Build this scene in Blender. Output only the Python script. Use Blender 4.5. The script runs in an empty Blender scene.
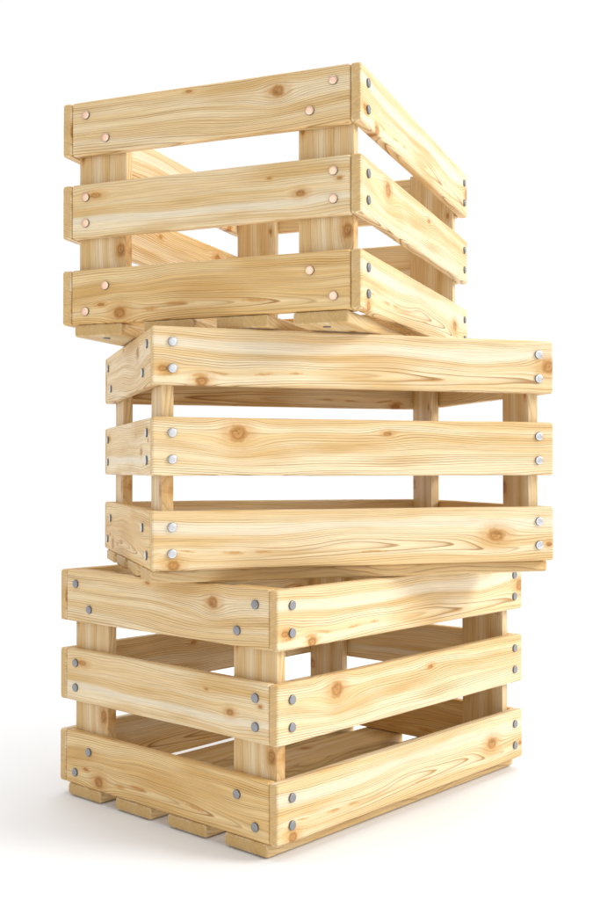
import bpy, bmesh, math, random
from mathutils import Matrix, Vector
random.seed(4)
C = bpy.context.scene.collection
S = bpy.context.scene

# ------------------------------------------------------------------ sizes (metres)
L, W, T = 0.5, 0.3845, 0.0126             # crate length, width, board thickness
SLAT_T = 0.0149
H3, G2, H2, G1, H1 = 0.0662, 0.0386, 0.0653, 0.0354, 0.0651
Z3 = SLAT_T; Z2 = Z3 + H3 + G2; Z1 = Z2 + H2 + G1
CRATE_H = Z1 + H1
GAP = 0.0016                              # nail heads stand this proud under the slats
WI = W - 2*T                              # end boards sit between the side boards
POST_T, POST_W, POST_H = 0.0135, 0.0660, CRATE_H - SLAT_T - 0.0006

# ------------------------------------------------------------------ node helpers
class NT:
    def __init__(s, tree): s.t = tree; s.n = tree.nodes; s.l = tree.links
    def link(s, v, sock):
        if hasattr(v, 'is_output'): s.l.new(v, sock)
        else: sock.default_value = v
    def m(s, op, a, b=0.0, c=0.0, clamp=False):
        n = s.n.new('ShaderNodeMath'); n.operation = op; n.use_clamp = clamp
        s.link(a, n.inputs[0]); s.link(b, n.inputs[1]); s.link(c, n.inputs[2])
        return n.outputs[0]
    def sm(s, x, lo, hi):                 # smoothstep
        n = s.n.new('ShaderNodeMapRange'); n.interpolation_type = 'SMOOTHSTEP'
        s.link(x, n.inputs[0]); n.inputs[1].default_value = lo; n.inputs[2].default_value = hi
        return n.outputs[0]
    def comb(s, x, y, z):
        n = s.n.new('ShaderNodeCombineXYZ')
        for i, v in enumerate((x, y, z)): s.link(v, n.inputs[i])
        return n.outputs[0]
    def noise(s, vec, scale=1.0, detail=2.0, rough=0.5):
        n = s.n.new('ShaderNodeTexNoise'); s.link(vec, n.inputs['Vector'])
        n.inputs['Scale'].default_value = scale; n.inputs['Detail'].default_value = detail
        n.inputs['Roughness'].default_value = rough
        return n.outputs[0]
    def ramp(s, f, stops):
        n = s.n.new('ShaderNodeValToRGB'); e = n.color_ramp.elements
        while len(e) < len(stops): e.new(0.5)
        for i, (p, c) in enumerate(stops):
            e[i].position = p; e[i].color = (*c, 1) if len(c) == 3 else c
        s.link(f, n.inputs[0]); return n.outputs[0]
    def mix(s, f, a, b, mode='MIX'):
        n = s.n.new('ShaderNodeMix'); n.data_type = 'RGBA'; n.blend_type = mode
        s.link(f, n.inputs[0])
        for v, i in ((a, 6), (b, 7)):
            if hasattr(v, 'is_output'): s.l.new(v, n.inputs[i])
            else: n.inputs[i].default_value = (*v, 1)
        return n.outputs[2]

PALE = (0.765, 0.550, 0.274)
CREAM = (0.85, 0.70, 0.455)
LATE = (0.355, 0.178, 0.046)
AMBER = (0.56, 0.285, 0.070)
KNOT = (0.37, 0.165, 0.040)
KNOTDARK = (0.20, 0.080, 0.022)

def pine(name, seed, knots, pith=(0.03, 0.01), slope=0.03, freq=487, contrast=1.25,
         cream=None, flames=(), tone=(1, 1, 1)):
    """Solid pine: grain runs along local x, width along z, thickness along y."""
    m = bpy.data.materials.new(name); m.use_nodes = True
    t = NT(m.node_tree); t.n.clear()
    out = t.n.new('ShaderNodeOutputMaterial'); b = t.n.new('ShaderNodeBsdfPrincipled')
    t.l.new(b.outputs[0], out.inputs[0])
    tc = t.n.new('ShaderNodeTexCoord'); sp = t.n.new('ShaderNodeSeparateXYZ')
    t.l.new(tc.outputs['Object'], sp.inputs[0])
    x, y, z = sp.outputs
    zz = t.m('MULTIPLY_ADD', y, 0.35, z)
    w1 = t.noise(t.comb(t.m('MULTIPLY_ADD', x, 5.0, seed), t.m('MULTIPLY', y, 10.0), t.m('MULTIPLY', z, 16.0)), 1, 1.0)
    w2 = t.noise(t.comb(t.m('MULTIPLY_ADD', x, 22.0, seed*3.1), t.m('MULTIPLY', y, 40.0), t.m('MULTIPLY', z, 70.0)), 1, 2.0)
    f = t.m('MULTIPLY_ADD', t.m('SUBTRACT', w1, 0.5), 0.020, zz)
    f = t.m('MULTIPLY_ADD', t.m('SUBTRACT', w2, 0.5), 0.0018, f)
    core = None; halo = None; kring = None
    wob = t.noise(t.comb(t.m('MULTIPLY', x, 190), t.m('MULTIPLY', y, 60), t.m('MULTIPLY', z, 190)), 1, 2.0)
    for (ku, kv, kr, ke) in knots:
        kr *= 1.12
        dx = t.m('SUBTRACT', x, ku)
        dz = t.m('SUBTRACT', t.m('MULTIPLY_ADD', y, 0.2, z), kv)
        # grain flows round the knot
        r2 = t.m('ADD', t.m('POWER', t.m('MULTIPLY', dx, 1/(kr*ke*2.6)), 2.0), t.m('POWER', t.m('MULTIPLY', dz, 1/(kr*2.0)), 2.0))
        e = t.m('EXPONENT', t.m('MULTIPLY', r2, -1.0))
        f = t.m('SUBTRACT', f, t.m('MULTIPLY', t.m('MULTIPLY', dz, e), 0.88))
        rk = t.m('SQRT', t.m('ADD', t.m('POWER', t.m('MULTIPLY', dx, 1/(kr*ke)), 2.0), t.m('POWER', t.m('MULTIPLY', dz, 1/kr), 2.0)))
        rk = t.m('MULTIPLY_ADD', t.m('SUBTRACT', wob, 0.5), 0.9, rk)
        c1 = t.sm(rk, 1.12, 0.72); h1 = t.sm(rk, 2.7, 0.8)
        rg = t.m('MULTIPLY', c1, t.m('MULTIPLY_ADD', t.m('COSINE', t.m('MULTIPLY', rk, 12.0)), 0.40, 0.52))
        core = c1 if core is None else t.m('MAXIMUM', core, c1)
        halo = h1 if halo is None else t.m('MAXIMUM', halo, h1)
        kring = rg if kring is None else t.m('MAXIMUM', kring, rg)
    # ring field: distance from a pith line just behind the board -> cathedrals near z = pith
    dep = t.m('ADD', t.m('MULTIPLY_ADD', x, slope, pith[1]), t.m('MULTIPLY', t.m('SUBTRACT', w1, 0.5), 0.010))
    R = t.m('SQRT', t.m('ADD', t.m('POWER', t.m('SUBTRACT', f, pith[0]), 2.0), t.m('POWER', dep, 2.0)))
    fr = t.m('MULTIPLY_ADD', t.noise(t.comb(t.m('MULTIPLY_ADD', R, 45.0, seed), 0.0, 0.0), 1, 1.0), 3.4, t.m('MULTIPLY', R, freq))
    saw = t.m('FRACT', fr)
    late = t.ramp(saw, [(0.0, (0, 0, 0)), (0.40, (.05,)*3), (0.70, (.30,)*3), (0.86, (1, 1, 1)), (0.94, (.75,)*3), (1.0, (0, 0, 0))])
    # how strong single rings are varies
    var = t.noise(t.comb(t.m('MULTIPLY_ADD', x, 3.0, seed*1.7), t.m('MULTIPLY', fr, 0.55), 0.0), 1, 2.0)
    amp = t.m('MULTIPLY', t.sm(var, 0.25, 0.75), contrast, 0, True)
    # fibres
    fib = t.noise(t.comb(t.m('MULTIPLY_ADD', x, 26.0, seed), t.m('MULTIPLY', y, 700.0), t.m('MULTIPLY', z, 900.0)), 1, 2.0, 0.6)
    # broad tone streaks along the grain
    st = t.noise(t.comb(t.m('MULTIPLY_ADD', x, 1.6, seed*2.3), t.m('MULTIPLY', y, 20.0), t.m('MULTIPLY', f, 60.0)), 1, 2.0)
    col = t.mix(t.sm(st, 0.38, 0.64), PALE, CREAM)
    warm = t.noise(t.comb(t.m('MULTIPLY_ADD', x, 6.0, seed*5.3), t.m('MULTIPLY', y, 20.0), t.m('MULTIPLY', f, 45.0)), 1, 2.0)
    col = t.mix(t.m('MULTIPLY', t.sm(warm, 0.46, 0.72), 0.75), col, (0.655, 0.415, 0.150))
    if cream:
        cz, cw = cream
        band = t.m('MULTIPLY', t.sm(t.m('ABSOLUTE', t.m('SUBTRACT', t.m('MULTIPLY_ADD', t.m('SUBTRACT', w1, 0.5), 0.02, z), cz)), cw, cw*0.35), 0.75)
        col = t.mix(band, col, (0.82, 0.72, 0.54))
        amp = t.m('MULTIPLY', amp, t.m('MULTIPLY_ADD', band, -0.85, 1.0))
    col = t.mix(t.m('MULTIPLY', late, amp), col, LATE)
    # short amber flames of resin-rich latewood
    for (fu, fv, fl, fw) in flames:
        dx = t.m('MULTIPLY', t.m('SUBTRACT', x, fu), 1/fl); dz = t.m('MULTIPLY', t.m('SUBTRACT', f, fv), 1/fw)
        rr = t.m('SQRT', t.m('ADD', t.m('POWER', dx, 2.0), t.m('POWER', dz, 2.0)))
        rr = t.m('MULTIPLY_ADD', t.m('SUBTRACT', wob, 0.5), 1.0, rr)
        col = t.mix(t.m('MULTIPLY', t.sm(rr, 1.15, 0.2), 0.78), col, AMBER)
    if knots:
        col = t.mix(t.m('MULTIPLY', halo, 0.52), col, AMBER)
        kc = t.mix(kring, (0.55, 0.285, 0.080), KNOT)
        kc = t.mix(t.m('MULTIPLY', t.sm(wob, 0.48, 0.75), 0.65), kc, KNOTDARK)
        col = t.mix(t.m('MULTIPLY', core, 0.95), col, kc)
    med = t.noise(t.comb(t.m('MULTIPLY_ADD', x, 7.0, seed*4.1), t.m('MULTIPLY', y, 150.0), t.m('MULTIPLY', f, 420.0)), 1, 3.0, 0.65)
    fm = t.m('ADD', t.m('MULTIPLY_ADD', fib, 0.42, 0.54), t.m('MULTIPLY', med, 0.50))
    # sawn ends show end grain: darker and even, with faint rings
    enx = t.n.new('ShaderNodeSeparateXYZ'); t.l.new(tc.outputs['Normal'], enx.inputs[0])
    endf = t.sm(t.m('ABSOLUTE', enx.outputs[0]), 0.80, 0.95)
    ecol = t.mix(t.m('MULTIPLY', late, 0.22), (0.640, 0.425, 0.175), (0.48, 0.29, 0.10))
    col = t.mix(t.m('MULTIPLY', endf, 0.88), col, ecol)
    col = t.mix(1.0, col, t.comb(fm, fm, fm), 'MULTIPLY')
    if tone != (1, 1, 1): col = t.mix(1.0, col, tone, 'MULTIPLY')
    t.l.new(col, b.inputs['Base Color'])
    t.link(t.m('MULTIPLY_ADD', fib, 0.18, 0.40), b.inputs['Roughness'])
    b.inputs['Specular IOR Level'].default_value = 0.35
    bp = t.n.new('ShaderNodeBump'); bp.inputs['Strength'].default_value = 0.35; bp.inputs['Distance'].default_value = 0.0006
    t.link(t.m('MULTIPLY_ADD', late, -0.6, fib), bp.inputs['Height'])
    t.l.new(bp.outputs[0], b.inputs['Normal'])
    return m

def metal(name, col, rough):
    m = bpy.data.materials.new(name); m.use_nodes = True
    t = NT(m.node_tree); b = t.n['Principled BSDF']
    tc = t.n.new('ShaderNodeTexCoord')
    n = t.noise(tc.outputs['Object'], 420, 3.0)
    c = t.mix(n, tuple(v*0.86 for v in col), tuple(min(1, v*1.1) for v in col))
    t.l.new(c, b.inputs['Base Color'])
    b.inputs['Metallic'].default_value = 1.0
    t.link(t.m('MULTIPLY_ADD', n, 0.2, rough), b.inputs['Roughness'])
    return m

# ------------------------------------------------------------------ materials
M = {}
M['side_top'] = pine('pine_side_top', 1.3,
    [(0.056, 0.005, 0.0058, 1.3), (0.494, 0.033, 0.0085, 1.2), (0.012, 0.018, 0.004, 1.6)],
    pith=(0.016, 0.004), slope=0.022, freq=487, contrast=1.25, cream=(0.047, 0.008),
    flames=[(0.018, 0.020, 0.013, 0.0035), (0.052, 0.013, 0.012, 0.002), (0.075, 0.017, 0.016, 0.0022), (0.128, 0.016, 0.016, 0.0020), (0.166, 0.016, 0.011, 0.002), (0.33, 0.0125, 0.028, 0.0014)])
M['side_mid'] = pine('pine_side_mid', 7.9,
    [(0.098, 0.0475, 0.0092, 1.1), (0.279, 0.049, 0.0026, 2.2)],
    pith=(-0.035, 0.012), slope=0.01, freq=406, contrast=1.25, cream=None)
M['side_low'] = pine('pine_side_low', 12.6,
    [(0.024, 0.006, 0.0060, 1.2), (0.4205, 0.032, 0.0078, 1.5), (0.493, 0.020, 0.003, 1.5)],
    pith=(0.020, 0.003), slope=0.026, freq=471, contrast=1.25, cream=(0.0475, 0.008),
    flames=[(0.092, 0.021, 0.016, 0.0024), (0.126, 0.022, 0.012, 0.0022), (0.26, 0.014, 0.024, 0.0016), (0.04, 0.022, 0.012, 0.002)])
M['end_top'] = pine('pine_end_top', 21.4,
    [(0.272, 0.045, 0.0066, 1.25), (0.160, 0.0590, 0.0018, 2.5)],
    pith=(-0.03, 0.01), slope=0.012, freq=438, contrast=1.25)
M['end_mid'] = pine('pine_end_mid', 33.2,
    [(0.034, 0.0500, 0.0034, 2.5), (0.300, 0.0275, 0.0038, 1.6), (0.346, 0.0400, 0.0018, 1.8), (0.262, 0.0480, 0.0015, 2.0)],
    pith=(-0.05, 0.014), slope=0.01, freq=373, contrast=0.75, cream=(0.020, 0.006))
M['end_low'] = pine('pine_end_low', 45.7,
    [(0.068, 0.0115, 0.0075, 1.15), (0.042, 0.0225, 0.0019, 2.6)],
    pith=(0.014, 0.003), slope=0.020, freq=487, contrast=1.25, tone=(0.97, 0.89, 0.72),
    flames=[(0.145, 0.016, 0.022, 0.003), (0.245, 0.016, 0.020, 0.003), (0.11, 0.012, 0.012, 0.003)])
M['post'] = pine('pine_post', 55.1,
    [(0.089, 0.0075, 0.0062, 1.4), (0.205, 0.061, 0.0022, 2.0)],
    pith=(0.09, 0.01), slope=0.02, freq=422, contrast=0.65, tone=(0.90, 0.87, 0.82))
M['slat'] = pine('pine_slat', 68.8,
    [(0.075, 0.045, 0.004, 1.6), (0.33, 0.02, 0.005, 1.5)],
    pith=(-0.02, 0.01), slope=0.02, freq=455, contrast=0.75, tone=(0.88, 0.85, 0.78))
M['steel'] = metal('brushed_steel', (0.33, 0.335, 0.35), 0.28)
M['copper'] = metal('copper', (0.95, 0.62, 0.455), 0.30)  # same nails, with a warm reflection put into the base colour
M['rim'] = metal('dull_steel', (0.20, 0.20, 0.205), 0.45)  # shade round the nail head, painted as a darker side colour
M['zinc'] = metal('bright_zinc', (0.68, 0.68, 0.695), 0.24)  # same nails, lightened in colour to stand for a white reflection

# ------------------------------------------------------------------ meshes
def board_mesh(name, ln, th, w, mat, bev=0.0029, seed=0, wave=0.00042):
    """Sawn board: x 0..ln along the grain, outer face y 0, inner face y th, z 0..w.
    A rounded section is swept along slightly uneven edges; the arrises are worn."""
    rnd = random.Random(name + str(seed) + mat.name)
    ph = [[(rnd.uniform(0, 6.28), rnd.uniform(9, 16)*(k+1), rnd.uniform(.5, 1)/(k+1)) for k in range(4)] for _ in range(3)]
    def wv(i, x): return wave*0.55*sum(a*math.sin(f*x + p) for p, f, a in ph[i])
    bm = bmesh.new(); SEG = 4
    xs = [(bev*(1-math.cos(q)), bev*(1-math.sin(q))) for q in [math.pi/2*k/SEG for k in range(SEG+1)]]
    n = 44
    st = xs + [(bev + (ln-2*bev)*k/n, 0) for k in range(1, n)] + [(ln-a, b) for a, b in reversed(xs)]
    rings = []
    for x, ins in st:
        env = min(1, x/0.03, (ln-x)/0.03)
        z0 = ins + wv(0, x)*env; z1 = w - ins + wv(1, x)*env; y0 = ins; y1 = th - ins
        bb = (bev + 0.35*wv(2, x)*env)*(1 if ins < bev*0.8 else 0.35)
        bb = max(0.0004, min(bb, (y1-y0)*0.45))
        ring = []
        for (cy, cz, a0) in ((y1-bb, z1-bb, 0), (y0+bb, z1-bb, 90), (y0+bb, z0+bb, 180), (y1-bb, z0+bb, 270)):
            for k in range(SEG+1):
                q = math.radians(a0 + 90*k/SEG)
                ring.append(bm.verts.new((x, cy + bb*math.cos(q), cz + bb*math.sin(q))))
        rings.append(ring)
    m = len(rings[0])
    for a, b in zip(rings, rings[1:]):
        for i in range(m): bm.faces.new((a[i], a[(i+1) % m], b[(i+1) % m], b[i]))
    bm.faces.new(list(reversed(rings[0]))); bm.faces.new(rings[-1])
    bmesh.ops.recalc_face_normals(bm, faces=bm.faces[:])
    for f in bm.faces: f.smooth = True
    me = bpy.data.meshes.new(name); bm.to_mesh(me); bm.free()
    me.materials.append(mat); return me

def nail_mesh(name, r, h, mat, seg=28):
    """Round nail head on the plane y=0, standing out towards -y; rim softly rounded, faintly domed."""
    bm = bmesh.new()
    prof = [(r*0.98, 0.0008), (r, -h*0.30), (r, -h*0.70), (r*0.955, -h*0.94), (r*0.90, -h), (r*0.45, -h*1.01)]
    rings = []
    for (q, yy) in prof:
        rings.append([bm.verts.new((q*math.cos(2*math.pi*i/seg), yy, q*math.sin(2*math.pi*i/seg))) for i in range(seg)])
    for a, b in zip(rings, rings[1:]):
        for i in range(seg):
            bm.faces.new((a[i], a[(i+1) % seg], b[(i+1) % seg], b[i]))
    c = bm.verts.new((0, -h*1.012, 0))
    for i in range(seg): bm.faces.new((rings[-1][i], rings[-1][(i+1) % seg], c))
    bm.faces.new(list(reversed(rings[0])))
    bmesh.ops.recalc_face_normals(bm, faces=bm.faces[:])
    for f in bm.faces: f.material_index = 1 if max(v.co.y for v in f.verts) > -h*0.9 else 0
    for f in bm.faces: f.smooth = len(f.verts) < 5
    me = bpy.data.meshes.new(name); bm.to_mesh(me); bm.free()
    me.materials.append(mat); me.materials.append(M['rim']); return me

ME = {
 'side_top': board_mesh('side_board', L, T, H1, M['side_top']),
 'side_mid': board_mesh('side_board', L, T, H2, M['side_mid']),
 'side_low': board_mesh('side_board', L, T, H3, M['side_low']),
 'end_top': board_mesh('end_board', WI - 0.0008, T, H1, M['end_top']),
 'end_mid': board_mesh('end_board', WI - 0.0008, T, H2, M['end_mid']),
 'end_low': board_mesh('end_board', WI - 0.0008, T, H3, M['end_low']),
 'post': board_mesh('corner_post', POST_H, POST_T, POST_W, M['post'], 0.0012, wave=0.0003),
 'slat': board_mesh('bottom_slat', L - 0.0012, SLAT_T - 0.0004, POST_W, M['slat'], 0.0030, wave=0.0003),
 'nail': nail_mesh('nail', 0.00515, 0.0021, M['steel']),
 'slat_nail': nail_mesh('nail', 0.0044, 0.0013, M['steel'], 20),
}

def link(name, me, parent, mat4):
    o = bpy.data.objects.new(name, me); C.objects.link(o)
    o.parent = parent; o.matrix_basis = mat4
    if name != 'nail':
        wn = o.modifiers.new('normals', 'WEIGHTED_NORMAL'); wn.weight = 90; wn.keep_sharp = True
    return o
def nails(board, spots, kind='nail', roll=True):
    for (u, v) in spots:
        o = link('nail', ME[kind], board, Matrix.Translation((u, 0, v)) @ Matrix.Rotation(random.uniform(0, 6.28), 4, 'Y'))

def tr(x, y, z): return Matrix.Translation((x - L/2, y - W/2, z))
def rz(d): return Matrix.Rotation(math.radians(d), 4, 'Z')

# ------------------------------------------------------------------ one crate
def make_crate():
    root = bpy.data.objects.new('wooden_crate', None); C.objects.link(root)
    root.empty_display_size = 0.1
    for key, z0, ns, ne in (
        ('top', Z1, (0.2683 - Z1, 0.2386 - Z1), ((0.0328, 0.2685), (0.0606, 0.2380))),
        ('mid', Z2, (0.1675 - Z2, 0.1380 - Z2), ((0.0328, 0.1683), (0.0328, 0.1372))),
        ('low', Z3, (0.0631 - Z3, 0.0339 - Z3), ((0.0606, 0.0600), (0.0328, 0.0302)))):
        for mat4 in (tr(0, 0, z0), tr(L, W, z0) @ rz(180)):
            o = link('side_board', ME['side_'+key], root, mat4)
            nails(o, [(0.0226, v) for v in ns] + [(0.4790, v) for v in ns])
        for mat4 in (tr(0.0002, W - T - 0.0004, z0) @ rz(-90), tr(L - 0.0002, T + 0.0004, z0) @ rz(90)):
            o = link('end_board', ME['end_'+key], root, mat4)
            sp = []
            for (yy, zz) in ne:
                sp += [(W - T - yy, zz - z0), (yy - T, zz - z0)]
            nails(o, sp)
    up = Matrix(((0, 1, 0, 0), (0, 0, 1, 0), (1, 0, 0, 0), (0, 0, 0, 1)))    # x->Z, y->X, z->Y
    for y0 in (T + 0.0004, 0.3025):
        link('corner_post', ME['post'], root, tr(T + 0.0006, y0, SLAT_T + 0.0003) @ up)
        link('corner_post', ME['post'], root, tr(L - T - 0.0006, W - y0, SLAT_T + 0.0003) @ rz(180) @ up)
    flat = Matrix.Rotation(math.radians(90), 4, 'X')
    for k in range(4):
        y0 = 0.0150 + k*0.0955
        o = link('bottom_slat', ME['slat'], root, tr(0.0006, y0 + POST_W, 0) @ flat)
        nails(o, [(0.021, POST_W/2), (L - 0.022, POST_W/2)], 'slat_nail')
    return root

def copy_crate(root):
    r = root.copy(); C.objects.link(r)
    for ch in list(root.children):
        c = ch.copy(); C.objects.link(c); c.parent = r; c.matrix_basis = ch.matrix_basis
        for g in list(ch.children):
            d = g.copy(); C.objects.link(d); d.parent = c; d.matrix_basis = g.matrix_basis
    return r

PLACES = [  # near bottom corner x, y, turn
    (-0.0239, 1.1568, 0.8384, 'bottom pine crate of the stack, standing on the white floor'),
    (-0.1626, 1.1973, 0.3087, 'middle pine crate, long side to the front, sandwiched between the other two crates'),
    (0.0669, 1.1828, 1.1885, 'topmost pine crate with copper-coloured nail heads in its end boards')]
crate = make_crate()
crates = []
for i, (px, py, r, lab) in enumerate(PLACES):
    c = crate if i == 0 else copy_crate(crate)
    R = Matrix.Rotation(r, 4, 'Z')
    ctr = Vector((px, py, 0)) + R @ Vector((L/2, W/2, 0))
    c.location = (ctr.x, ctr.y, i*(CRATE_H + GAP)); c.rotation_euler = (0, 0, r)
    c['label'] = lab; c['category'] = 'crate'; c['group'] = 'pine crates stacked in a twisted tower'
    crates.append(c)
# top crate's end-board nails: a warm reflection is painted into their colour
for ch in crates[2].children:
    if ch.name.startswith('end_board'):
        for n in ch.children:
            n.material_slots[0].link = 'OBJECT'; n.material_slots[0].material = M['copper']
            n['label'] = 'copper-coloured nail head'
# middle crate's board nails: a bright reflection is painted into their colour
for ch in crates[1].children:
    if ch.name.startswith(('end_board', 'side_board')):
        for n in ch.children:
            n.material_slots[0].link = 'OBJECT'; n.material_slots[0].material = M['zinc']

# ------------------------------------------------------------------ floor
bm = bmesh.new()
bmesh.ops.create_circle(bm, cap_ends=True, segments=96, radius=3.2)
me = bpy.data.meshes.new('floor'); bm.to_mesh(me); bm.free()
fl = bpy.data.objects.new('floor', me); C.objects.link(fl)
fl.location = (0, 1.4, -GAP); fl['kind'] = 'structure'
mf = bpy.data.materials.new('white_floor'); mf.use_nodes = True
t = NT(mf.node_tree); b = t.n['Principled BSDF']
tc = t.n.new('ShaderNodeTexCoord')
nn = t.noise(tc.outputs['Object'], 3.0, 3.0)
t.l.new(t.mix(nn, (0.835, 0.845, 0.86), (0.85, 0.86, 0.875)), b.inputs['Base Color'])
b.inputs['Roughness'].default_value = 0.75; b.inputs['Specular IOR Level'].default_value = 0.2
me.materials.append(mf)

# ------------------------------------------------------------------ light
w = bpy.data.worlds.new('World'); S.world = w; w.use_nodes = True
bg = w.node_tree.nodes['Background']
t = NT(w.node_tree)          # white studio: bright backdrop behind the stack, dimmer room behind the camera
tc = t.n.new('ShaderNodeTexCoord'); sp = t.n.new('ShaderNodeSeparateXYZ')
t.l.new(tc.outputs['Generated'], sp.inputs[0])
t.l.new(t.mix(t.sm(sp.outputs[1], -0.35, 0.35), (0.53, 0.535, 0.55), (1.02, 1.02, 1.02)), bg.inputs[0])
bg.inputs[1].default_value = 1.0

def area(name, pos, aim, size, power, col):
    ld = bpy.data.lights.new(name, 'AREA'); ld.shape = 'RECTANGLE'; ld.size, ld.size_y = size
    ld.energy = power; ld.color = col
    o = bpy.data.objects.new(name, ld); C.objects.link(o); o.location = pos
    o.rotation_euler = (Vector(aim) - Vector(pos)).to_track_quat('-Z', 'Y').to_euler()
    return o
area('key_softbox', (4.15, 0.50, 2.75), (0, 1.4, 0.4), (1.8, 1.8), 176, (1, 0.985, 0.95))
area('front_softbox', (2.0, -1.6, 1.30), (0, 1.4, 0.5), (1.5, 1.9), 12, (1, 0.99, 0.97))
area('side_softbox', (-1.45, -0.25, 1.05), (-0.1, 1.3, 0.65), (1.1, 1.1), 6.3, (1, 0.98, 0.96))  # added fill, brightens the top crate's nail heads and left faces
area('top_softbox', (0.2, 2.2, 4.5), (0.2, 2.2, 0), (4.0, 4.0), 105, (1, 0.99, 0.98))  # added overhead fill that whitens the floor

# ------------------------------------------------------------------ camera
cd = bpy.data.cameras.new('camera'); co = bpy.data.objects.new('camera', cd); C.objects.link(co)
cd.sensor_width = 36; cd.sensor_fit = 'VERTICAL'; cd.sensor_height = 36; cd.lens = 36*1091.8/900
cd.clip_start = 0.01; cd.clip_end = 200
co.location = (0, 0, 0.4136); co.rotation_euler = (math.pi/2 + 0.0181, 0, 0)
S.camera = co
S.view_settings.view_transform = 'Standard'; S.view_settings.look = 'None'
S.view_settings.exposure = 0; S.view_settings.gamma = 1
S.cycles.max_bounces = 10
